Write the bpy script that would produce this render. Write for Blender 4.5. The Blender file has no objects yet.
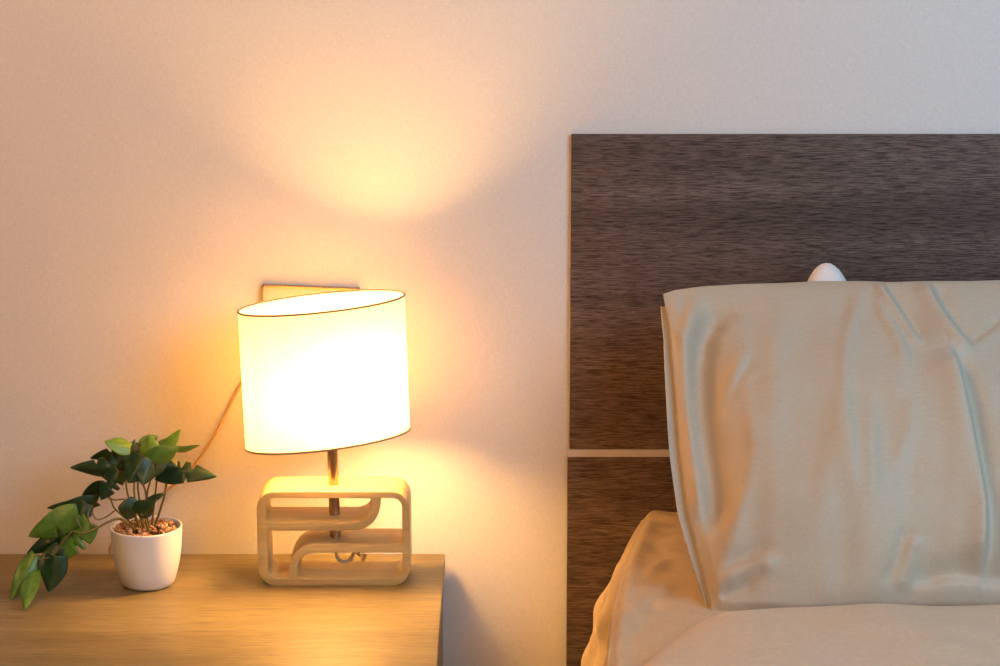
import bpy, bmesh, math, random
import numpy as np
from mathutils import Vector, Matrix
random.seed(7)
C = bpy.context.scene.collection
S = bpy.context.scene
R = math.radians

# ------------------------------------------------------------------ camera
F = 2400.0                                  # focal length in pixels of the 1000x666 frame
TH = math.atan(549 / 2400)                  # looking down
CAM = Vector((0, -3.4, 1.614))
FW = Vector((0, math.cos(TH), -math.sin(TH)))
UP = Vector((0, math.sin(TH), math.cos(TH)))
RT = Vector((1, 0, 0))
TABLE = 0.5
WALL = 0.012
HF = WALL - .009                              # headboard front
cd = bpy.data.cameras.new('camera'); cd.sensor_width = 36; cd.lens = F * 36 / 1000
cam = bpy.data.objects.new('camera', cd); C.objects.link(cam)
cam.location = CAM; cam.rotation_euler = (R(90) - TH, 0, 0)
S.camera = cam

def ray(px, py):
    return RT * ((px - 500) / F) + UP * ((333 - py) / F) + FW
def at(px, py, Y):                          # photo point -> world point standing at depth Y
    d = ray(px, py); return CAM + d * ((Y - CAM.y) / d.y)
def on_z(px, py, z):
    d = ray(px, py); return CAM + d * ((z - CAM.z) / d.z)

# ------------------------------------------------------------------ helpers
def tag(o, label=None, cat=None, group=None, kind=None):
    if label: o['label'] = label
    if cat: o['category'] = cat
    if group: o['group'] = group
    if kind: o['kind'] = kind
    return o
def empty(name, loc, label, cat, group=None):
    o = bpy.data.objects.new(name, None); C.objects.link(o)
    o.location = loc; o.empty_display_size = .05
    return tag(o, label, cat, group)
def link_mesh(name, me, m, parent=None, smooth=True):
    o = bpy.data.objects.new(name, me); C.objects.link(o)
    for mm in (m if isinstance(m, (list, tuple)) else [m]): me.materials.append(mm)
    if smooth: me.shade_smooth()
    if parent:
        o.parent = parent
        o.matrix_parent_inverse = Matrix.Translation(-Vector(parent_world(parent)))
    return o
def parent_world(p):
    v = Vector(p.location)
    return v
def from_pydata(name, v, f, m, parent=None, smooth=True):
    me = bpy.data.meshes.new(name)
    me.from_pydata([tuple(q) for q in v], [], f); me.update()
    bm = bmesh.new(); bm.from_mesh(me); bmesh.ops.recalc_face_normals(bm, faces=bm.faces[:]); bm.to_mesh(me); bm.free()
    return link_mesh(name, me, m, parent, smooth)
def from_bm(name, bm, m, parent=None, smooth=False):
    me = bpy.data.meshes.new(name)
    bmesh.ops.recalc_face_normals(bm, faces=bm.faces[:])
    bm.to_mesh(me); bm.free()
    o = link_mesh(name, me, m, parent, smooth)
    return o
def auto_smooth(o, ang=40):
    me = o.data; me.shade_smooth()
    me.set_sharp_from_angle(angle=R(ang)); return o
def box_bm(x0, x1, y0, y1, z0, z1, bev=.002, seg=2, bm=None):
    own = bm is None
    b = bmesh.new()
    r = bmesh.ops.create_cube(b, size=1)
    for v in r['verts']:
        v.co = Vector(((x0+x1)/2 + v.co.x*(x1-x0), (y0+y1)/2 + v.co.y*(y1-y0), (z0+z1)/2 + v.co.z*(z1-z0)))
    if bev: bmesh.ops.bevel(b, geom=b.edges[:], offset=bev, segments=seg, affect='EDGES', profile=.5)
    if own: return b
    me = bpy.data.meshes.new('t'); b.to_mesh(me); b.free(); bm.from_mesh(me); bpy.data.meshes.remove(me)
    return bm
def catmull(pts, n=8):
    P = [Vector(p) for p in pts]; P = [P[0]*2-P[1]] + P + [P[-1]*2-P[-2]]
    out = []
    for i in range(1, len(P)-2):
        for k in range(n):
            t = k/n; a, b, c, d = P[i-1], P[i], P[i+1], P[i+2]
            out.append(.5*((2*b)+(c-a)*t+(2*a-5*b+4*c-d)*t*t+(3*b-a-3*c+d)*t**3))
    out.append(P[-2]); return out
def tube(pts, rad, seg=10, closed=False):
    """verts, faces of a tube; rad float or list"""
    n = len(pts); V = []; Fc = []
    up = None
    for i, p in enumerate(pts):
        a = pts[(i-1) % n] if (closed or i > 0) else p
        b = pts[(i+1) % n] if (closed or i < n-1) else p
        t = (b-a).normalized()
        if up is None: up = t.orthogonal().normalized()
        up = (up - t*up.dot(t)).normalized(); sd = t.cross(up)
        r = rad[i] if isinstance(rad, (list, tuple)) else rad
        for k in range(seg):
            an = 2*math.pi*k/seg
            V.append(p + up*(math.cos(an)*r) + sd*(math.sin(an)*r))
    for i in range(n if closed else n-1):
        j = (i+1) % n
        for k in range(seg):
            k2 = (k+1) % seg
            Fc.append((i*seg+k, i*seg+k2, j*seg+k2, j*seg+k))
    if not closed:
        Fc.append(tuple(range(seg))[::-1]); Fc.append(tuple((n-1)*seg+k for k in range(seg)))
    return V, Fc
def lathe(prof, c, seg=64):
    V = []; Fc = []
    for r, z in prof:
        for k in range(seg):
            a = 2*math.pi*k/seg; V.append(Vector((c[0]+r*math.cos(a), c[1]+r*math.sin(a), c[2]+z)))
    for i in range(len(prof)-1):
        for k in range(seg):
            k2 = (k+1) % seg
            Fc.append((i*seg+k, i*seg+k2, (i+1)*seg+k2, (i+1)*seg+k))
    Fc.append(tuple(range(seg))[::-1]); Fc.append(tuple((len(prof)-1)*seg+k for k in range(seg)))
    return V, Fc
def sm(x, a=0., b=1.):
    t = np.clip((np.asarray(x, float)-a)/(b-a), 0, 1); return t*t*(3-2*t)

# ------------------------------------------------------------------ materials
def mat(name, col, rough=.6, metal=0., spec=.5):
    m = bpy.data.materials.new(name); m.use_nodes = True
    b = m.node_tree.nodes['Principled BSDF']
    b.inputs['Base Color'].default_value = (*col, 1); b.inputs['Roughness'].default_value = rough
    b.inputs['Metallic'].default_value = metal; b.inputs['Specular IOR Level'].default_value = spec
    return m
class NT:
    def __init__(s, m): s.t = m.node_tree; s.b = s.t.nodes['Principled BSDF']
    def n(s, typ, **kw):
        q = s.t.nodes.new(typ)
        for k, v in kw.items():
            if k in q.inputs.keys() if isinstance(k, str) else False: q.inputs[k].default_value = v
            else: setattr(q, k, v)
        return q
    def l(s, a, b): s.t.links.new(a, b)
    def coords(s, scale, rot=(0, 0, 0), kind='Object'):
        tc = s.n('ShaderNodeTexCoord'); mp = s.n('ShaderNodeMapping')
        mp.inputs['Scale'].default_value = scale; mp.inputs['Rotation'].default_value = rot
        s.l(tc.outputs[kind], mp.inputs['Vector']); return mp.outputs['Vector']
    def noise(s, vec, scale=1., detail=4., rough=.55, dist=0.):
        q = s.n('ShaderNodeTexNoise'); q.inputs['Scale'].default_value = scale; q.inputs['Detail'].default_value = detail
        q.inputs['Roughness'].default_value = rough; q.inputs['Distortion'].default_value = dist
        s.l(vec, q.inputs['Vector']); return q.outputs['Fac']
    def ramp(s, fac, stops):
        q = s.n('ShaderNodeValToRGB'); e = q.color_ramp.elements
        while len(e) < len(stops): e.new(.5)
        for el, (p, c) in zip(e, stops): el.position = p; el.color = (*c, 1) if len(c) == 3 else c
        s.l(fac, q.inputs['Fac']); return q.outputs['Color']
    def mix(s, a, b, fac=.5, blend='MIX'):
        q = s.n('ShaderNodeMix', data_type='RGBA', blend_type=blend)
        q.inputs[0].default_value = fac if not hasattr(fac, 'links') else .5
        if hasattr(fac, 'links'): s.l(fac, q.inputs[0])
        s.l(a, q.inputs[6]); s.l(b, q.inputs[7]); return q.outputs[2]
    def math(s, a, b, op):
        q = s.n('ShaderNodeMath', operation=op)
        for i, v in enumerate((a, b)):
            if hasattr(v, 'links'): s.l(v, q.inputs[i])
            else: q.inputs[i].default_value = v
        return q.outputs[0]
    def bump(s, h, strength=.3, dist=.001):
        q = s.n('ShaderNodeBump'); q.inputs['Strength'].default_value = strength; q.inputs['Distance'].default_value = dist
        s.l(h, q.inputs['Height']); s.l(q.outputs['Normal'], s.b.inputs['Normal'])
    def color(s, c): s.l(c, s.b.inputs['Base Color'])

def wood(name, stops, stops2, rough=.5, band=1., bump=.25, pores=True, fx=14):
    m = mat(name, (0, 0, 0), rough); t = NT(m)
    v1 = t.coords((1.6, 1, 1)); broad = t.noise(t.coords((.9, 16*band, 16*band)), 1, 4, .6, .4)
    fine = t.noise(t.coords((fx, 600, 600)), 1, 3, .7)
    dash = t.noise(t.coords((fx*2.2, 620, 620)), 1, 2, .6)
    c1 = t.ramp(broad, stops); c2 = t.ramp(fine, stops2)
    c = t.mix(c1, c2, .8, 'MULTIPLY')
    if pores:
        c3 = t.ramp(dash, [(.30, (.45, .42, .40)), (.47, (1, 1, 1))]); c = t.mix(c, c3, .75, 'MULTIPLY')
    t.color(c); t.bump(t.math(fine, dash, 'ADD'), bump, .0006)
    return m

# wall: off-white woven vinyl paper
M_wall = mat('wall_paper', (.70, .69, .685), .75, spec=.3)
t = NT(M_wall)
wa = t.noise(t.coords((130, 1, 420)), 1, 3, .6); wb = t.noise(t.coords((420, 1, 110)), 1, 3, .6); wc = t.noise(t.coords((60, 60, 60)), 1, 5, .65)
h = t.math(t.math(wa, wb, 'ADD'), t.math(wc, 1.2, 'MULTIPLY'), 'ADD')
t.bump(h, .25, .0010)
t.color(t.ramp(t.math(wa, wb, 'MULTIPLY'), [(.12, (.66, .645, .635)), (.40, (.74, .725, .715))]))
M_floor = wood('floor_wood', [(.3, (.25, .16, .1)), (.7, (.36, .25, .16))], [(.3, (.7, .7, .7)), (.6, (1, 1, 1))])
M_table = wood('oak_laminate', [(.32, (.145, .110, .050)), (.55, (.22, .175, .084)), (.72, (.285, .23, .118))], [(.38, (.50, .46, .42)), (.60, (1.14, 1.14, 1.14))], .42, .8)
M_head = wood('dark_oak_laminate', [(.30, (.092, .067, .059)), (.52, (.122, .091, .081)), (.72, (.155, .120, .107))], [(.38, (.24, .21, .20)), (.60, (1.42, 1.38, 1.34))], .5, 1., .3, True, 34)
M_head.node_tree.nodes['Principled BSDF'].inputs['Specular IOR Level'].default_value = .25
M_pine = wood('pale_plywood', [(.3, (.47, .32, .13)), (.55, (.60, .43, .185)), (.75, (.67, .50, .24))], [(.3, (.78, .74, .7)), (.55, (1, 1, 1))], .38, 2., .12, False)
M_trim = mat('pale_strip', (.60, .58, .62), .45)
M_chrome = mat('bronzed_metal', (.50, .38, .26), .25, 1.)
M_dark = mat('dark_metal', (.05, .04, .035), .35, .8)
M_rim = mat('shade_binding', (.20, .17, .145), .7)
M_brass = mat('brushed_brass', (.52, .36, .19), .38, 1.)
M_plate = mat('plate_face', (.62, .56, .45), .35)
M_cord = mat('tan_cord', (.50, .33, .15), .5)
M_clear = mat('grey_cord', (.55, .52, .48), .35)
M_pot = mat('white_ceramic', (.74, .76, .80), .38)
M_soil = mat('dark_filler', (.07, .035, .018), .9)

def fabric(name, col, weave=900, rough=.75, sheen=.15):
    m = mat(name, col, rough, spec=.25); t = NT(m)
    m.node_tree.nodes['Principled BSDF'].inputs['Sheen Weight'].default_value = sheen
    a = t.noise(t.coords((weave*.12, weave*.12, weave)), 1, 2, .5); b = t.noise(t.coords((weave, weave*.3, weave*.12)), 1, 2, .5)
    w = t.math(a, b, 'ADD')
    lo = tuple(c*.93 for c in col); hi = tuple(min(1, c*1.06) for c in col)
    t.color(t.ramp(t.math(w, .5, 'MULTIPLY'), [(.35, lo), (.65, hi)]))
    t.bump(w, .12, .0005); return m
M_case = fabric('beige_sateen', (.50, .438, .348), rough=.55)
M_sheet = fabric('beige_sheet', (.52, .42, .285))
M_duvet = fabric('beige_duvet', (.58, .465, .34))
M_white = fabric('white_cotton', (.80, .79, .80))
M_base = fabric('bed_base_fabric', (.2, .17, .15))

# lamp shade: thin linen that scatters light through
M_shade = bpy.data.materials.new('linen_shade'); M_shade.use_nodes = True
nt = M_shade.node_tree; nt.nodes.clear()
o_ = nt.nodes.new('ShaderNodeOutputMaterial'); df = nt.nodes.new('ShaderNodeBsdfDiffuse'); tr = nt.nodes.new('ShaderNodeBsdfTranslucent'); mx = nt.nodes.new('ShaderNodeMixShader')
tc = nt.nodes.new('ShaderNodeTexCoord'); mp = nt.nodes.new('ShaderNodeMapping'); mp.inputs['Scale'].default_value = (55, 55, 1.2)
nz = nt.nodes.new('ShaderNodeTexNoise'); nz.inputs['Scale'].default_value = 1; nz.inputs['Detail'].default_value = 3
rp = nt.nodes.new('ShaderNodeValToRGB'); rp.color_ramp.elements[0].position = .3; rp.color_ramp.elements[0].color = (.82, .64, .35, 1); rp.color_ramp.elements[1].position = .7; rp.color_ramp.elements[1].color = (.94, .75, .43, 1)
for a, b in ((tc.outputs['Object'], mp.inputs['Vector']), (mp.outputs['Vector'], nz.inputs['Vector']), (nz.outputs['Fac'], rp.inputs['Fac']), (rp.outputs['Color'], tr.inputs['Color']),
             (df.outputs[0], mx.inputs[1]), (tr.outputs[0], mx.inputs[2]), (mx.outputs[0], o_.inputs['Surface'])): nt.links.new(a, b)
df.inputs['Color'].default_value = (.86, .81, .70, 1); mx.inputs['Fac'].default_value = .44
# bulb
BULB = 365.
M_bulb = bpy.data.materials.new('lit_bulb'); M_bulb.use_nodes = True
b = M_bulb.node_tree.nodes['Principled BSDF']; b.inputs['Base Color'].default_value = (.9, .9, .9, 1)
b.inputs['Emission Color'].default_value = (1, .50, .14, 1); b.inputs['Emission Strength'].default_value = BULB

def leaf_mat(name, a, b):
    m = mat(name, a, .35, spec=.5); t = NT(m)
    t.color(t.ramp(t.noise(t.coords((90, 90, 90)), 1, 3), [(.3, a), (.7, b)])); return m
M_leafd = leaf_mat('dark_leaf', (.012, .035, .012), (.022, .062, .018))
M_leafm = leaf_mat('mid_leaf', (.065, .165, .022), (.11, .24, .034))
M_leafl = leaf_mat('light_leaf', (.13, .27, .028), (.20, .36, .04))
M_stem = leaf_mat('plant_stem', (.13, .13, .035), (.2, .16, .05))
M_grav = mat('gravel', (.3, .15, .07), .6)
t = NT(M_grav)
oi = t.n('ShaderNodeTexVoronoi'); oi.inputs['Scale'].default_value = 1
t.l(t.coords((150, 150, 150)), oi.inputs['Vector'])
sp = t.n('ShaderNodeSeparateColor'); t.l(oi.outputs['Color'], sp.inputs[0])
t.color(t.ramp(sp.outputs[0], [(0, (.10, .04, .02)), (.4, (.28, .13, .06)), (.75, (.45, .27, .14)), (1, (.6, .45, .3))]))

# ------------------------------------------------------------------ the setting
tag(from_bm('wall_back', box_bm(-2.6, 2.6, WALL, WALL+.12, 0, 2.7, 0), M_wall), kind='structure')
tag(from_bm('floor', box_bm(-2.6, 2.6, -4.2, WALL+.12, -.1, 0, 0), M_floor), kind='structure')

# ------------------------------------------------------------------ bedside cabinet
XR = at(445, 554, 0).x
YF = -.535; XL = -1.0
cab = empty('bedside_cabinet', ((XL+XR)/2, YF/2, 0), 'wide brown oak laminate bedside cabinet under the lamp and potted plant', 'nightstand')
from_bm('cabinet_top', box_bm(XL, XR, YF, 0, TABLE-.025, TABLE, .0012), M_table, cab)
from_bm('side_panel', box_bm(XR-.024, XR-.004, YF+.02, -.004, 0, TABLE-.025, .001), M_table, cab)
from_bm('side_panel', box_bm(XL+.004, XL+.024, YF+.02, -.004, 0, TABLE-.025, .001), M_table, cab)
from_bm('back_panel', box_bm(XL+.024, XR-.024, -.016, -.004, .05, TABLE-.025, 0), M_table, cab)
xm = (XL+XR)/2
for a, b_ in ((XL+.026, xm-.002), (xm+.002, XR-.026)):
    from_bm('drawer_front', box_bm(a, b_, YF+.004, YF+.022, .27, TABLE-.028, .0015), M_table, cab)
    from_bm('door_front', box_bm(a, b_, YF+.004, YF+.022, .06, .266, .0015), M_table, cab)

# ------------------------------------------------------------------ headboard
hb = empty('headboard', (.9, .03, 0), 'dark brown wood-grain headboard of two panels split by a pale strip', 'headboard')
p = at(571.5, 134.5, HF); XH = p.x; ZT = p.z
z1 = at(571, 449.5, HF).z; z2 = at(569, 457.5, HF-.002).z
from_bm('upper_panel', box_bm(XH, 1.9, HF, WALL-.001, z1, ZT, .001), M_head, hb)
from_bm('lower_panel', box_bm(XH-.0025, 1.9, HF-.002, WALL-.001, 0, z2, .001), M_head, hb)
o = from_bm('trim_strip', box_bm(XH-.002, 1.9, HF+.001, WALL-.001, z2-.001, z1+.001, .0004), M_trim, hb)
o['label'] = 'pale strip between the panels'

# ------------------------------------------------------------------ table lamp
pf = on_z(334.2, 586, TABLE)                      # front bottom centre of the base
DEP = .076
LY = pf.y + DEP/2
sc = at(410.2, 560, pf.y).x - at(258.2, 560, pf.y).x
BW = sc; BH = at(334, 491.7, pf.y).z - TABLE
lamp = empty('table_lamp', (pf.x, LY, TABLE), 'lit table lamp with tilted oval white shade on rounded openwork wooden base', 'lamp')
def cp(x, y): return ((x-433)/630*BW, (605-y)/390*BH)
def arc(cx, cy, r, a0, a1, n=10):
    return [(cx + r*math.cos(R(a0+(a1-a0)*i/n)), cy + r*math.sin(R(a0+(a1-a0)*i/n))) for i in range(n+1)]
outer = arc(190, 287, 72, 180, 270) + arc(676, 287, 72, 270, 360) + arc(673, 530, 75, 0, 90) + arc(193, 530, 75, 90, 180)
hole1 = arc(194, 281, 39, 180, 270) + [(585, 243)] + arc(517, 265, 76, 0, 90) + arc(162, 333, 7, 90, 180, 4)
hole3 = arc(355, 540, 73, 270, 180) + [(282, 572)] + arc(678, 532, 40, 90, 0) + arc(710, 475, 8, 0, -90, 4)
hole2 = ([(160, 384)] + [(160, 384)] + arc(200, 532, 40, 180, 90) + [(244, 572), (244, 545)] + arc(355, 543, 111, 180, 270) +
         arc(711, 425, 7, 90, 0, 4) + arc(678, 282, 40, 0, -90) + [(629, 242)] + arc(517, 265, 111, 0, 90) + [(167, 376)])
cu = bpy.data.curves.new('c', 'CURVE'); cu.dimensions = '2D'; cu.fill_mode = 'BOTH'
cu.extrude = DEP/2 - .0012; cu.bevel_depth = .0012; cu.bevel_resolution = 1; cu.offset = -.0012
for loop in (outer, hole1, hole2, hole3):
    q = [cp(*a) for a in loop]
    qq = [q[0]]
    for a in q[1:]:
        if math.hypot(a[0]-qq[-1][0], a[1]-qq[-1][1]) > 1e-4: qq.append(a)
    s_ = cu.splines.new('POLY'); s_.points.add(len(qq)-1); s_.use_cyclic_u = True
    for pt, a in zip(s_.points, qq): pt.co = (a[0], a[1], 0, 1)
co = bpy.data.objects.new('c', cu); C.objects.link(co)
bpy.context.view_layer.update()
me = bpy.data.meshes.new_from_object(co.evaluated_get(bpy.context.evaluated_depsgraph_get()))
bpy.data.objects.remove(co); me.materials.clear()
me.transform(Matrix.Translation((pf.x, LY, TABLE)) @ Matrix.Rotation(R(90), 4, 'X'))
bmx = bmesh.new(); bmx.from_mesh(me); bmesh.ops.remove_doubles(bmx, verts=bmx.verts[:], dist=1e-5); bmesh.ops.recalc_face_normals(bmx, faces=bmx.faces[:]); bmx.to_mesh(me); bmx.free()
o = link_mesh('lamp_base', me, M_pine, lamp); auto_smooth(o, 35)
# post
pa = at(335.4, 541, LY); pb = at(332.9, 464, LY); ax = (pb-pa).normalized()
LEAN = math.atan2(ax.x, ax.z)
shb = at(328, 438, LY-.02); sht = at(323, 303, LY-.02); SH = (sht-shb).length
ptop = pa + ax*((shb.z-pa.z) + .012)
V, Fc = tube([pa, pa+(ptop-pa)*.5, ptop], .0078, 24)
auto_smooth(from_pydata('post', V, Fc, M_chrome, lamp))
V, Fc = tube([pa-ax*.004, pa-ax*.0035, pa+ax*.003, pa+ax*.0035], [.008, .0092, .0092, .008], 24)
auto_smooth(from_pydata('nut', V, Fc, M_dark, lamp))
V, Fc = tube([ptop-ax*.002, ptop, ptop+ax*.025, ptop+ax*.027], [.012, .0145, .0145, .012], 24)
auto_smooth(from_pydata('bulb_socket', V, Fc, M_dark, lamp))
bc = ptop + ax*.048
V, Fc = [], []
prof = [(.012, -.026), (.016, -.022), (.027, -.016), (.0345, -.006), (.0385, .007), (.0385, .018), (.0345, .031), (.026, .042), (.015, .048), (.003, .051)]
V, Fc = lathe(prof, bc, 24); from_pydata('bulb', V, Fc, M_bulb, lamp)
# oval shade, turned on its post
A_, B_ = .1225, .060; YAW = R(26); T = .0012
LE = math.atan2(sht.x-shb.x, sht.z-shb.z)
MS = Matrix.Translation((shb+sht)/2) @ Matrix.Rotation(LE-R(.6), 4, 'Y') @ Matrix.Rotation(YAW, 4, 'Z')
N = 128
def ell(a, b, z): return [MS @ Vector((a*math.cos(2*math.pi*k/N), b*math.sin(2*math.pi*k/N), z)) for k in range(N)]
h2 = SH/2
rows = []
for i in range(9):
    z = -h2 + SH*i/8; rows.append(ell(A_, B_, z))
for i in range(9):
    z = h2 - SH*i/8; rows.append(ell(A_-T, B_-T, z))
V = [v for r_ in rows[:9] for v in r_]
Fc = [(i*N+k, i*N+(k+1) % N, ((i+1))*N+(k+1) % N, ((i+1))*N+k) for i in range(8) for k in range(N)]
shade = from_pydata('lamp_shade', V, Fc, M_shade, lamp)
def sub(name, V, Fc, m, part, root):
    o = from_pydata(name, V, Fc, m); o.parent = part
    o.matrix_parent_inverse = (Matrix.Translation(-Vector(root.location)) @ Matrix.Translation(Vector(root.location))).inverted()
    return o
for z in (-h2, h2):
    pts = ell(A_, B_, z); V, Fc = tube(pts, .0016, 8, True)
    sub('binding', V, Fc, M_rim, shade, lamp)
# wire ring that holds the shade on the post
V, Fc = [], []
ringz = -h2 + .045
ctr = ptop + ax*.0
for an in (0, 120, 240):
    e = MS @ Vector(((A_-.002)*math.cos(R(an)), (B_-.002)*math.sin(R(an)), -h2+.004))
    a1, f1 = tube([ctr, (ctr+e)/2, e], .0014, 6); n0 = len(V); V += a1; Fc += [tuple(i+n0 for i in f) for f in f1]
from_pydata('shade_carrier', V, Fc, M_dark, lamp)
# cord under the lower shelf of the base and out to the back
pc = [pa - ax*.002, at(335.7, 552, LY), at(338.5, 559, LY+.003), at(344, 561.5, LY+.010), at(350, 559.5, LY+.018), at(354, 553, LY+.026), at(356, 549, LY+.034)]
q_ = pc[-1]
pc += [Vector((q_.x+.004, q_.y+.016, q_.z-.014)), Vector((q_.x+.008, .0, TABLE+.006)), Vector((q_.x+.012, .004, TABLE+.0026))]
V, Fc = tube(catmull(pc, 8), .0026, 8); from_pydata('power_cord', V, Fc, M_clear, lamp)

# ------------------------------------------------------------------ wall plate and cord on the wall
c0 = at(262.5, 285.5, WALL-.012)
wp = empty('wall_plate', (c0.x+.07, WALL, c0.z-.05), 'brass-rimmed flat plate on the wall, half hidden behind the lampshade', 'wall plate')
MR = Matrix.Translation(c0) @ Matrix.Rotation(R(2.2), 4, 'Y')
def wbox(name, x0, x1, y0, y1, z0, z1, m, bev=.0005):
    b = box_bm(x0, x1, y0, y1, z0, z1, bev); bmesh.ops.transform(b, matrix=MR, verts=b.verts[:]); return b
from_bm('plate', wbox('p', .002, .138, .003, .0118, -.093, -.002, M_plate), M_plate, wp)
fr = bmesh.new()
for a in ((0, .14, -.0026, 0), (0, .14, -.095, -.0924), (0, .0026, -.095, 0), (.1374, .14, -.095, 0)):
    b = wbox('f', a[0], a[1], 0, .0118, a[2], a[3], M_brass, .0003); mt = bpy.data.meshes.new('t'); b.to_mesh(mt); b.free(); fr.from_mesh(mt); bpy.data.meshes.remove(mt)
from_bm('rim', fr, M_brass, wp)
yc = WALL-.0035
pts = [at(290, 345, yc-.012), at(262, 358, yc-.004), at(241, 384, yc), at(222, 421, yc), at(203, 453, yc), at(186, 474, yc), at(166, 491, yc), at(141, 511, yc-.004), at(120, 533, yc-.012), at(110.5, 546, yc-.014), at(110, 556, yc-.012), at(112, 585, yc-.012), at(116, 660, yc-.006)]
V, Fc = tube(catmull(pts, 8), .0020, 8)
tag(from_pydata('cord', V, Fc, M_cord), 'thin tan cord hanging down the wall from behind the lampshade to the pot', 'cord')

# ------------------------------------------------------------------ potted plant
pfp = on_z(144.5, 592, TABLE); PR = .036
pot_c = Vector((pfp.x, pfp.y+PR, TABLE))
plant = empty('potted_plant', pot_c, 'small trailing green plant with split leaves in a white pot', 'plant')
rim_r = .0508; ph = .0865
prof = [(PR-.006, .0), (PR-.001, .001), (PR+.002, .005), (.0425, .020), (.0468, .038), (.0490, .056), (.0500, .072), (.0508, .0845), (.0508, ph), (.0488, ph+.0004), (.0480, ph-.002), (.0470, ph-.010), (.045, ph-.02)]
V, Fc = lathe(prof, pot_c, 72); pot = from_pydata('pot', V, Fc, M_pot, plant)
# gravel
gb = bmesh.new()
rnd = random.Random(3)
for i in range(260):
    r = .0445*math.sqrt(rnd.random()); a = rnd.random()*6.283
    q = Vector((pot_c.x+r*math.cos(a), pot_c.y+r*math.sin(a), TABLE+ph-.008+rnd.random()*.004+.004*(1-r/.045)))
    rr = .0028+rnd.random()*.0018
    mm = Matrix.Translation(q) @ Matrix.Rotation(rnd.random()*6, 4, (rnd.random(), rnd.random(), 1)) @ Matrix.Diagonal((rr*1.35, rr, rr*.7, 1))
    bmesh.ops.create_icosphere(gb, subdivisions=1, radius=1, matrix=mm)
o = from_bm('gravel', gb, M_grav, plant, True); o['kind'] = 'stuff'; o['label'] = 'brown gravel filling the pot'
V, Fc = lathe([(.001, ph-.012), (.0455, ph-.012), (.0455, ph-.016), (.001, ph-.016)], pot_c, 40); from_pydata('filler', V, Fc, M_soil, plant)

PY = pot_c.y
fv, ff, fm = [], [], []
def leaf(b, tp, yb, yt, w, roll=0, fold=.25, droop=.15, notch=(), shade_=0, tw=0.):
    """one blade from base pixel b to tip pixel tp; yb, yt are depths relative to the pot; w width in metres"""
    B = at(b[0], b[1], PY+yb); Tt = at(tp[0], tp[1], PY+yt)
    ax = Tt-B; L = ax.length; ax.normalize()
    n = (CAM-B); n = (n-ax*n.dot(ax)).normalized()
    n = Matrix.Rotation(R(roll), 3, ax) @ n
    sd = ax.cross(n)
    nt_, ns = 30, 8; base = len(fv)
    for i in range(nt_+1):
        t_ = i/nt_
        # heart outline with a pointed tip
        wd = math.sin(math.pi*min(1, (t_*.93+.07))**.62)**.75 if t_ < 1 else 0.
        wd = max(wd, .02)*w*.5
        back = -.10*L*max(0, 1-t_*4)**1.5
        for j in range(-ns, ns+1):
            s_ = j/ns; k = 1.
            side = 1 if s_ > 0 else -1
            for (nt0, nside) in notch:
                if side == nside and abs(t_-nt0) < .022: k = .42
            x = s_*wd*k
            lift = -fold*abs(s_)**1.3*wd - droop*L*(t_-.35)**2*1.2 + .04*L*math.sin(t_*9+s_*3)*abs(s_)*.4
            fv.append(B + ax*(t_*L + back*abs(s_)**.8 + .12*w*abs(s_)*k*(1-t_)*.6) + sd*x + n*(lift + tw*x))
    W_ = 2*ns+1
    for i in range(nt_):
        for j in range(W_-1):
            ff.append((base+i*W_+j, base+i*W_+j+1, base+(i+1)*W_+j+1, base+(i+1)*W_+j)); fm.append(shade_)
N3 = ((.35, 1), (.55, 1), (.4, -1), (.6, -1))
# crown
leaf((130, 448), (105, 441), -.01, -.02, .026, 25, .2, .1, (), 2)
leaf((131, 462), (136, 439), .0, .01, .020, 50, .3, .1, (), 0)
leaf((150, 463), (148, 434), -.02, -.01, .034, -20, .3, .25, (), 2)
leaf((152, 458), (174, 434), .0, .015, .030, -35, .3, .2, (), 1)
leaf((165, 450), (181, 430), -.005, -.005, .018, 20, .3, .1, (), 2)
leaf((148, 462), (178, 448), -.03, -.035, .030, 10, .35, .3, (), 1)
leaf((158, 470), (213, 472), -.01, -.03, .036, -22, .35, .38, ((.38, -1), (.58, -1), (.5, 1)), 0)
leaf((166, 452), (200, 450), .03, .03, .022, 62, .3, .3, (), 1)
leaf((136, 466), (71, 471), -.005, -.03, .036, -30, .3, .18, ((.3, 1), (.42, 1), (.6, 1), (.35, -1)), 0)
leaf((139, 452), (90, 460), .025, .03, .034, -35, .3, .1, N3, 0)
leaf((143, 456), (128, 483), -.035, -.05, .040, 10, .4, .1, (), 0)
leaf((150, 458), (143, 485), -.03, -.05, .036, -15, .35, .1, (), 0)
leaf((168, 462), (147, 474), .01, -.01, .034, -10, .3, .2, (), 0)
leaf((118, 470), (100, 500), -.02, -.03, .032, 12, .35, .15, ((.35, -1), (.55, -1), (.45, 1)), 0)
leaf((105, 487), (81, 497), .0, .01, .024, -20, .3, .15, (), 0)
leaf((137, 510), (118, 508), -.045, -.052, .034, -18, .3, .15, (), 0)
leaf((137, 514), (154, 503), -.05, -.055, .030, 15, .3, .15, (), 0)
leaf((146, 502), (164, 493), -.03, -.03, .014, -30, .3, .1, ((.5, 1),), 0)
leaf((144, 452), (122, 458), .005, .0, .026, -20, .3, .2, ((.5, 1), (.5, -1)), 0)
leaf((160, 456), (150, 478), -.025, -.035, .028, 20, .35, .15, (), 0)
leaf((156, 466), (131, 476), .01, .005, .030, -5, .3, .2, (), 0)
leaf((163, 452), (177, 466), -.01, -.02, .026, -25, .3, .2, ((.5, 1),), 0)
leaf((142, 447), (158, 436), .012, .02, .022, 20, .3, .1, (), 1)
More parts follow.
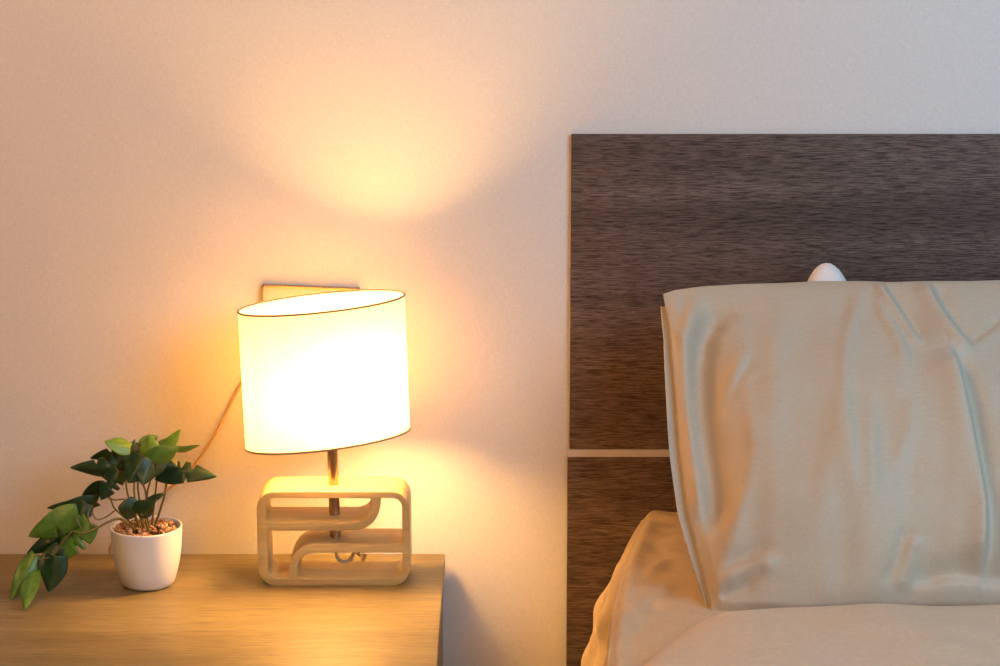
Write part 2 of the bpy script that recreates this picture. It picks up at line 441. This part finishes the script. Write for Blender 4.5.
# trailing branch
leaf((97, 503), (48, 511), -.01, -.03, .026, -35, .3, .2, (), 0)
leaf((86, 503), (74, 523), -.02, -.03, .030, 10, .3, .15, (), 0)
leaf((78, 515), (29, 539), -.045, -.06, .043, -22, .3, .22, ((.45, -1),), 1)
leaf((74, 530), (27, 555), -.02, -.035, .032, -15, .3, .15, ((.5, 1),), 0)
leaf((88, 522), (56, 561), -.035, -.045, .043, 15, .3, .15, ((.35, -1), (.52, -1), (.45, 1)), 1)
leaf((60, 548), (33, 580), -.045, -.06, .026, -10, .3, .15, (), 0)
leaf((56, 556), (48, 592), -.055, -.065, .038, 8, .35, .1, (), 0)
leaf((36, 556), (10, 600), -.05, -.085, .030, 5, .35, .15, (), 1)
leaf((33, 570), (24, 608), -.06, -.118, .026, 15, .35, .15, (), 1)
me = bpy.data.meshes.new('foliage'); me.from_pydata([tuple(v) for v in fv], [], ff); me.update()
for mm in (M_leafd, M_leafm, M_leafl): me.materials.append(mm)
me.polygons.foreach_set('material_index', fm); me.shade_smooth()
fo = bpy.data.objects.new('foliage', me); C.objects.link(fo); fo.parent = plant; fo.matrix_parent_inverse = Matrix.Translation(-pot_c)
sd_ = fo.modifiers.new('thick', 'SOLIDIFY'); sd_.thickness = .0005
root = at(148, 521, PY)
root.z = TABLE+ph-.006
def stem(pts, r0=.0017, r1=.0011):
    q = catmull(pts, 6); n = len(q)
    V, Fc = tube(q, [r0+(r1-r0)*i/(n-1) for i in range(n)], 8); return from_pydata('stem', V, Fc, M_stem, plant)
def P(x, y, d): return at(x, y, PY+d)
def rt(dx, dy): return root + Vector((dx, dy, 0))
stem([rt(-.012, .0), P(129, 499, -.012), P(126, 482, -.015), P(127, 458, -.015)])
stem([rt(-.008, .006), P(135, 498, .0), P(134, 480, .0), P(133, 461, .0)])
stem([rt(-.004, -.006), P(139, 497, -.01), P(138, 482, -.012), P(140, 462, -.012)])
stem([rt(-.002, .008), P(146, 495, .005), P(143, 482, .005), P(141, 455, .012)])
stem([rt(.0, .0), P(147, 496, -.005), P(152, 475, -.01), P(154, 458, -.012)])
stem([rt(.004, .005), P(155, 497, .0), P(157, 478, .0), P(157, 460, .0)])
stem([rt(.007, -.002), P(160, 511, -.005), P(165, 493, -.008), P(166.5, 474, -.008), P(164, 462, -.006)], .0019, .0014)
stem([rt(.002, -.014), P(145, 518, -.042), P(141, 514, -.05)])
vine = stem([rt(-.016, -.008), P(121, 519, -.03), P(108, 522, -.04), P(97, 528, -.045), P(84, 533, -.05), P(72, 531, -.05)], .0021, .0014)
stem([P(97, 528, -.045), P(90, 524, -.035), P(88, 513, -.025), P(93, 505, -.02)], .0013, .001)
stem([rt(-.013, .004), P(116, 510, -.01), P(111, 500, -.012), P(106, 490, -.01)], .0014, .001)
stem([P(116, 510, -.01), P(104, 518, -.02), P(96, 519, -.022), P(92, 512, -.022)], .0012, .0009)
stem([P(72, 531, -.05), P(62, 543, -.05), P(52, 556, -.052), P(37, 560, -.05)], .0014, .001)
stem([P(84, 533, -.05), P(79, 524, -.05), P(76, 516, -.046)], .0012, .001)
stem([rt(-.006, -.01), P(128, 502, -.03), P(115, 500, -.02), P(108, 498, -.02)], .0012, .0009)

# ------------------------------------------------------------------ bed
bed = empty('bed', (.95, -1.0, 0), 'bed with its mattress wrapped in a loose beige sheet, beside the headboard', 'bed')
BX0 = .175
from_bm('bed_base', box_bm(BX0+.01, 1.75, -2.05, HF-.004, 0, .30, .01), M_base, bed)
from_bm('mattress', box_bm(BX0+.055, 1.74, -2.04, HF-.006, .30, .545, .035, 4), M_white, bed)

def ridge(X, Y, poly, amp, wl, wr, taper=.25):
    """height of one fold: poly in pixels, amp metres, wl / wr widths in pixels on its left and right"""
    P_ = np.array(poly, float); best = np.full(X.shape, 1e9); sg = np.zeros(X.shape); tt = np.zeros(X.shape)
    seg = np.hypot(*(P_[1:]-P_[:-1]).T); tot = seg.sum(); acc = 0
    for i in range(len(P_)-1):
        a, b = P_[i], P_[i+1]; d = b-a; L = seg[i]
        t_ = np.clip(((X-a[0])*d[0]+(Y-a[1])*d[1])/L**2, 0, 1)
        dx = X-(a[0]+t_*d[0]); dy = Y-(a[1]+t_*d[1]); ds = np.hypot(dx, dy)
        s_ = np.sign(d[0]*dy-d[1]*dx)      # + = left when walking down the page
        m_ = ds < best; best = np.where(m_, ds, best); sg = np.where(m_, s_, sg); tt = np.where(m_, (acc+t_*L)/tot, tt); acc += L
    w = np.where(sg > 0, wl, wr)
    tp = np.minimum(1, np.minimum(tt, 1-tt)/taper+.15) if taper else 1
    return amp*tp*np.exp(-(best/w)**2)
def smooth_noise(X, Y, seed, octs):
    r = np.random.RandomState(seed); out = np.zeros(X.shape)
    for (wl, amp, n) in octs:
        for _ in range(n):
            a = r.rand()*6.283; f = 6.283/(wl*(.7+.6*r.rand())); out += amp*np.sin((X*math.cos(a)+Y*math.sin(a))*f+r.rand()*6.283)/math.sqrt(n)
    return out

# --- front pillow
pA = np.array((0, -.465, .585)); pup = np.array((0, .305, .362)); pup /= np.linalg.norm(pup); pn = np.array((0, -pup[2], pup[1]))
def on_pillow(px, py):
    D = np.stack([(px-500)/F, UP.y*(333-py)/F + FW.y, UP.z*(333-py)/F + FW.z], -1)
    c = np.array(CAM); k = ((pA-c) @ pn)/(D @ pn); return c + D*k[..., None]
nu, nv = 260, 200
U, Vv = np.meshgrid(np.linspace(0, 1, nu), np.linspace(0, 1, nv))
def interp(v, pts): a = np.array(pts); return np.interp(v, a[:, 0], a[:, 1])
Ly = [(0, 712), (.05, 709), (.15, 700), (.30, 688), (.5, 680), (.7, 675), (.88, 670), (1, 663)]
PX = interp(Vv, Ly)*(1-U) + interp(Vv, [(0, 1150), (.1, 1170), (.5, 1178), (.9, 1170), (1, 1150)])*U
topy = interp(PX, [(660, 295), (675, 290), (700, 286.5), (740, 284), (780, 283), (820, 281), (860, 281), (890, 282), (930, 281), (970, 281), (1000, 280), (1100, 281), (1160, 290)])
boty = interp(PX, [(700, 606), (730, 618), (800, 626), (1100, 626), (1180, 610)])
PYy = boty*(1-Vv) + topy*Vv
W0 = on_pillow(PX, PYy)
edge_u = (1-(1-np.minimum(1, U/.42))**2)**.9*np.minimum(1, (1-U)/.25)**.6
edge_v = (1-(1-np.minimum(1, (1-Vv)/.75))**2)**.75*(1-(1-np.minimum(1, Vv/.42))**2)**.6
bulge = .085*edge_u*edge_v
X_, Y_ = PX, PYy
fold = np.zeros(X_.shape)
valley = [(735, 316), (717, 324), (706, 340), (702, 370), (703, 410), (707, 450), (713, 500), (719, 545)]
fold -= ridge(X_, Y_, valley, .020, 13, 10, .12)
fold += ridge(X_, Y_, [(700, 292), (692, 315), (683, 345), (684, 400), (690, 460), (700, 530)], .011, 8, 11, .15)
def sdist(X, Y, poly):
    P_ = np.array(poly, float); best = np.full(X.shape, 1e9); sg = np.zeros(X.shape)
    for a, b in zip(P_[:-1], P_[1:]):
        d = b-a; t_ = np.clip(((X-a[0])*d[0]+(Y-a[1])*d[1])/(d@d), 0, 1)
        dx = X-(a[0]+t_*d[0]); dy = Y-(a[1]+t_*d[1]); ds = np.hypot(dx, dy); m_ = ds < best
        sg = np.where(m_, np.sign(dx*d[1]-dy*d[0]), sg); best = np.where(m_, ds, best)
    return sg*best                          # positive to the right when walking down
rl = [(748, 250), (742, 330), (741, 370), (744, 430), (748, 470), (743, 505), (727, 544), (712, 604), (700, 660)]
dr = sdist(X_, Y_, rl)
fold += .026*sm(dr, -34, 6)*sm(Y_, 315, 420)*(1-.35*sm(Y_, 520, 600))
fold += ridge(X_, Y_, rl[3:8], .005, 6, 16, .10)
fold += ridge(X_, Y_, [(741, 362), (732, 390), (722, 425), (716, 450)], .006, 9, 8)
fold -= ridge(X_, Y_, [(750, 372), (738, 392), (728, 412), (718, 430)], .005, 5, 6)
fold -= ridge(X_, Y_, [(775, 394), (755, 399), (742, 405)], .002, 4, 4)
fold += ridge(X_, Y_, [(862, 284), (852, 318), (841, 349), (836, 385), (834, 420), (838, 480), (842, 530)], 0.0093, 14, 9, .2)
fold -= ridge(X_, Y_, [(850, 290), (838, 330), (829, 380), (826, 440)], 0.0062, 10, 10, .3)
fold += ridge(X_, Y_, [(875, 284), (882, 303), (892, 322), (902, 345), (911, 370)], 0.0101, 6, 7, .15)
fold -= ridge(X_, Y_, [(885, 286), (895, 310), (906, 334), (918, 362)], 0.0062, 6, 7, .2)
fold += ridge(X_, Y_, [(872, 300), (880, 330), (892, 362), (898, 400)], 0.0078, 7, 8)
fold += ridge(X_, Y_, [(920, 284), (928, 310), (938, 338), (950, 360), (965, 376)], 0.0124, 12, 8, .15)
fold -= ridge(X_, Y_, [(933, 287), (943, 318), (955, 345), (966, 365)], 0.0078, 6, 10, .2)
fold += ridge(X_, Y_, [(938, 372), (944, 400), (951, 440), (960, 490), (968, 535), (970, 595)], 0.0202, 20, 5, .12)
fold -= ridge(X_, Y_, [(946, 375), (953, 410), (962, 450), (972, 505), (979, 550), (980, 598)], 0.0109, 5, 12, .12)
fold -= ridge(X_, Y_, [(962, 364), (975, 352), (1000, 326), (1020, 305)], .0042, 3.2, 4.5, .15)
fold += ridge(X_, Y_, [(966, 370), (985, 354), (1006, 334)], .004, 8, 8)
fold += ridge(X_, Y_, [(900, 425), (898, 460), (888, 490), (880, 500)], 0.0047, 9, 9)
fold += ridge(X_, Y_, [(862, 430), (860, 480), (864, 530)], 0.0047, 9, 9)
fold -= ridge(X_, Y_, [(897, 552), (889, 578), (876, 602)], 0.0033, 6, 8, .2)
fold += ridge(X_, Y_, [(905, 560), (900, 585), (893, 606)], .006, 8, 8, .2)
fold -= ridge(X_, Y_, [(905, 596), (950, 590), (1000, 596), (1050, 596)], .012, 7, 12, .15)
fold += ridge(X_, Y_, [(716, 592), (735, 583), (756, 578), (775, 583)], .008, 7, 8, .25)
fold -= ridge(X_, Y_, [(712, 603), (735, 598), (757, 592)], .006, 6, 6, .3)
fold -= ridge(X_, Y_, [(720, 575), (745, 568), (770, 562)], .005, 7, 9, .3)
fold -= ridge(X_, Y_, [(985, 500), (1000, 510), (1020, 540)], .004, 6, 6)
fold += smooth_noise(X_, Y_, 5, [(160, .0022, 5), (60, .0010, 6)])*edge_v
fold += smooth_noise(X_, Y_*.28, 12, [(75, .0026, 6), (38, .0014, 7)])*np.minimum(1, edge_v*1.6)
fold += ridge(X_, Y_, [(668, 300), (676, 330), (680, 345)], .006, 5, 8, .2) - ridge(X_, Y_, [(672, 312), (686, 342)], .004, 4, 5, .3)
fold += ridge(X_, Y_, [(790, 300), (782, 340), (779, 380)], .004, 14, 14, .3) + ridge(X_, Y_, [(820, 470), (812, 530), (800, 590)], .004, 12, 12, .3)
damp = np.minimum(1, np.minimum(U/.02, (1-U)/.02))*np.minimum(1, np.minimum(Vv/.03, (1-Vv)/.025+.15))
Wf = W0 + pn*(bulge + fold*damp)[..., None]
Wb = W0 - pn*(.055*edge_u*np.sin(np.pi*np.clip(Vv, 0, 1))**.6+.002)[..., None]
pil = empty('pillow', tuple(Vector((W0[0].mean(0))) ), 'plump beige pillow leaning upright against the headboard', 'pillow')
idx = np.arange(nu*nv).reshape(nv, nu); nV = nu*nv
fc = []
a = idx[:-1, :-1].ravel(); b = idx[:-1, 1:].ravel(); c = idx[1:, 1:].ravel(); d = idx[1:, :-1].ravel()
fc += list(zip(a.tolist(), b.tolist(), c.tolist(), d.tolist())) + list(zip((d+nV).tolist(), (c+nV).tolist(), (b+nV).tolist(), (a+nV).tolist()))
ring = list(idx[0, :]) + list(idx[1:, -1]) + list(idx[-1, -2::-1]) + list(idx[-2:0:-1, 0])
ring = [int(i) for i in ring]
for i in range(len(ring)):
    p_, q_ = ring[i], ring[(i+1) % len(ring)]; fc.append((q_, p_, p_+nV, q_+nV))
VV = np.concatenate([Wf.reshape(-1, 3), Wb.reshape(-1, 3)])
from_pydata('pillowcase', VV.tolist(), fc, M_case, pil)
# open hem of the case, a second layer of cloth behind the left edge
nh = 60; hv = []; hf = []
for i in range(nh+1):
    v_ = i/nh
    px_ = float(interp(v_*.985, Ly)); py_ = 606*(1-v_) + 303*v_
    wdt = 9.5*math.sin(math.pi*min(1, v_*.92+.06))**.5
    for k, (off, dn) in enumerate(((2., -.006), (-.3*wdt, -.016), (-.38*wdt, -.0178), (-.46*wdt, -.0155), (-wdt, -.009+.003*math.sin(v_*9)), (-wdt-.5, -.0105), (-wdt, -.012), (2., -.010))):
        q = on_pillow(np.array(px_+off), np.array(py_)) + pn*dn; hv.append(tuple(q))
for i in range(nh):
    for k in range(7): hf.append((i*8+k, i*8+k+1, (i+1)*8+k+1, (i+1)*8+k))
o = from_pydata('hem', hv, hf, M_case, pil); o['label'] = 'stitched open hem along the left edge'

# --- white pillow behind
wc = at(960, 385, -.055)
n1 = 60; gv = []; gf = []
corner = at(826, 263, -.085)
gv, gf = [], []; NA, NR = 160, 24
rotm = Matrix.Rotation(R(42), 4, 'Y')
def outline(a):                             # rounded corners drawn out a little, hollow sides
    return .13*(abs(math.cos(a))**5+abs(math.sin(a))**5)**-.2*(1-.35*(1-abs(math.sin(2*a))**4))
def wpil(a, q, s_):
    r_ = outline(a)*q; return Vector((r_*math.cos(a), s_*(.035*(1-q*q)**.45+.0012), r_*math.sin(a)))
off = corner - (rotm @ wpil(math.pi*.75, 1, 0))
for s_ in (-1, 1):
    for i in range(NR+1):
        for j in range(NA):
            q = (rotm @ wpil(2*math.pi*j/NA, max(.001, i/NR), s_)) + off
            q.y -= .06*max(0, corner.z-q.z)
            gv.append(q)
zlow = min(q.z for q in gv); kz = (corner.z-.05-.578)/(corner.z-.05-zlow)      # stands on the sheet
for q in gv:
    if q.z < corner.z-.05: q.z = corner.z-.05-(corner.z-.05-q.z)*kz
M1 = (NR+1)*NA
for s_ in (0, 1):
    for i in range(NR):
        for j in range(NA):
            a = s_*M1+i*NA; k = (j+1) % NA; gf.append((a+j, a+k, a+NA+k, a+NA+j))
for j in range(NA):
    a = NR*NA; k = (j+1) % NA; gf.append((a+j, a+k, a+k+M1, a+j+M1))
o = from_pydata('pillow', gv, gf, M_white); 
bmx = bmesh.new(); bmx.from_mesh(o.data); bmesh.ops.remove_doubles(bmx, verts=bmx.verts[:], dist=1e-5); bmesh.ops.recalc_face_normals(bmx, faces=bmx.faces[:]); bmx.to_mesh(o.data); bmx.free()
tag(o, 'white pillow behind the beige one, only its rounded corner showing', 'pillow')

# --- fitted sheet over the mattress
ny, nx = 150, 140
sv = []; sf = []
Yl = HF-.006 - 1.14*np.linspace(0, 1, ny)**1.9
def ridge_x(y): return np.interp(-y, [-.02, 0, .05, .12, .25, .4, .62, .8, 1.2], [.212, .210, .203, .190, .168, .149, .131, .124, .12])
ZS = .562
S_ = np.linspace(0, 1, nx)
top_n = 80
for y in Yl:
    xr = float(ridge_x(y))
    xs = []; zs = []; ys = []
    for j in range(nx):
        if j < top_n:                       # from far right to the ridge
            t_ = j/(top_n-1); x = 1.3 + (xr-1.3)*(1-(1-t_)**2.4) if t_ < 1 else xr
            dd = x-xr
            z = ZS + .018*float(sm(dd, 0, .16)) - .008*math.exp(-(dd/.008)**2) + .004*math.exp(-((dd-.016)/.012)**2)
            if y > -.05: z += 0
            xs.append(x); zs.append(z); ys.append(y)
        else:                               # down the side
            t_ = (j-top_n+1)/(nx-top_n)
            xb = .125 + .012*math.sin(y*9+1) - .02*float(sm(-y, .3, .8))*0
            z0 = ZS-.010
            ang = t_
            x = xr + (xb-xr)*(1-(1-t_)**1.5) - .006*math.sin(t_*3.14)
            z = z0 - .34*t_**1.15
            ph_ = y*46+t_*3.2+.8*math.sin(t_*5); f1 = .006*math.sin(t_*10+y*16)*t_ + .013*(math.sin(ph_)+.42*math.sin(2*ph_+.4))*min(1, t_*3.2) + .004*math.sin(y*90-t_*14)*min(1, t_*3)
            tt = min(1, t_*2.6)
            bump_ = float(sm(-y, .02, .19))*(1-float(sm(-y, .215, .275)))
            x -= .008*bump_*min(1, t_*11)**.8
            x += .030*float(sm(-y, .22, .285))*(1-.8*float(sm(-y, .35, .65)))*tt
            f1 = f1*(1-.75*bump_) + bump_*min(1, t_*5)*(.0042*math.sin(y*140+t_*11)+.0034*math.sin(y*77-t_*24+1))
            xs.append(x - f1*float(.35+.65*sm(-y, .0, .12))); zs.append(z); ys.append(y + .004*math.sin(t_*17+y*20))
    for x, z, y2 in zip(xs, zs, ys): sv.append([x, y2, z])
sv = np.array(sv)
# soft wrinkles on the top, in metres
nzs = smooth_noise(sv[:, 0]*1000, sv[:, 1]*1000, 9, [(90, .0022, 5), (38, .0009, 6)])
msk = (np.arange(len(sv)) % nx) < top_n
def wr(poly, amp, w1, w2):
    return ridge(sv[:, 0], -sv[:, 1], [(x, -y) for x, y in poly], amp, w1, w2)
def sp_(px, py): q = on_z(px, py, ZS+.012); return (q.x, q.y)
g = nzs.copy()
g += wr([sp_(668, 555), sp_(655, 566), sp_(645, 574)], .006, .014, .010)
g -= wr([sp_(664, 585), sp_(652, 597), sp_(643, 610)], .007, .010, .012)
g += wr([sp_(672, 578), sp_(658, 590), sp_(640, 606)], .006, .012, .012)
g -= wr([sp_(655, 540), sp_(670, 556)], .003, .008, .008)
sv[:, 2] += np.where(msk, g, 0)
for i in range(ny-1):
    for j in range(nx-1):
        a = i*nx+j; sf.append((a, a+1, a+nx+1, a+nx))
o = from_pydata('sheet', sv.tolist(), sf, M_sheet, bed)
sd_ = o.modifiers.new('thick', 'SOLIDIFY'); sd_.thickness = .0015; sd_.offset = -1
o['label'] = 'beige sheet hanging loosely down the left side of the mattress'

# --- duvet
bl = catmull([(.135, -.95, 0), (.145, -.79, 0), (.160, -.695, 0), (.192, -.62, 0), (.236, -.562, 0), (.283, -.528, 0), (.36, -.512, 0), (.55, -.508, 0), (.80, -.512, 0), (1.25, -.53, 0)], 16)
nb = len(bl); ni = 60
dv = []; H = .032; RAD = .07
for i in range(ni+1):
    t_ = i/ni; t2 = t_**1.6
    for j, q in enumerate(bl):
        Fj = Vector((.30+.95*(j/(nb-1))**1.3, -1.15, 0))
        p_ = q + (Fj-q)*t2; s_ = (p_-q).length
        hgt = H*math.sqrt(max(0, 1-(1-min(1, s_/RAD))**2)) + .004*float(sm(s_, .05, .3))
        dv.append((p_.x, p_.y, hgt))
dv = np.array(dv)
nz2 = smooth_noise(dv[:, 0]*1000, dv[:, 1]*1000, 21, [(220, .0018, 4), (90, .0010, 5)])
zb = ZS + .018*sm(dv[:, 0]-ridge_x(dv[:, 1]), 0, .16) + .0005
up_ = dv.copy(); up_[:, 2] = zb + dv[:, 2] + nz2*np.minimum(1, dv[:, 2]/.03)
lo_ = dv.copy(); lo_[:, 2] = zb - .002
nD = len(dv); df_ = []
for i in range(ni):
    for j in range(nb-1):
        a = i*nb+j; df_.append((a, a+1, a+nb+1, a+nb)); df_.append((nD+a, nD+a+nb, nD+a+nb+1, nD+a+1))
for j in range(nb-1): df_.append((j, j+1, nD+j+1, nD+j)); a = ni*nb+j; df_.append((a, a+1, nD+a+1, nD+a))
for i in range(ni):
    a = i*nb; df_.append((a, a+nb, nD+a+nb, nD+a)); a = i*nb+nb-1; df_.append((a, a+nb, nD+a+nb, nD+a))
o = from_pydata('duvet', np.concatenate([up_, lo_]).tolist(), df_, M_duvet)
tag(o, 'pale beige duvet spread over the bed in front of the upright pillow', 'duvet')

# ------------------------------------------------------------------ light
w = bpy.data.worlds.new('world'); S.world = w; w.use_nodes = True
w.node_tree.nodes['Background'].inputs['Color'].default_value = (1, .97, .95, 1)
w.node_tree.nodes['Background'].inputs['Strength'].default_value = .05
def area(name, loc, look, size, power, col):
    l = bpy.data.lights.new(name, 'AREA'); l.shape = 'RECTANGLE'; l.size, l.size_y = size; l.energy = power; l.color = col
    o = bpy.data.objects.new(name, l); C.objects.link(o); o.location = loc
    o.rotation_euler = (Vector(look)-Vector(loc)).to_track_quat('-Z', 'Y').to_euler(); return o
area('window_daylight', (1.3, -1.85, 1.85), (.8, 0, .95), (1.1, 1.1), 31, (.44, .74, 1.0))
area('warm_left_fill', (-.9, -1.0, 2.4), (-.8, 0, .7), (.8, .8), 18, (1, .46, .14))  # added fill, not a known fixture: warms the left part of the wall
area('warm_front_fill', (-.35, -3.7, 2.0), (-.3, 0, .9), (1.0, 1.0), 27, (1, .50, .18))  # unseen frontal fill, put in to lift the wall shadow beside the cabinet

S.view_settings.view_transform = 'Standard'; S.view_settings.look = 'None'; S.view_settings.exposure = 0; S.view_settings.gamma = 1
S.view_settings.use_curve_mapping = False
S.cycles.use_denoising = True
S.cycles.max_bounces = 12; S.cycles.diffuse_bounces = 6; S.cycles.transmission_bounces = 8
S.cycles.caustics_reflective = False; S.cycles.caustics_refractive = False
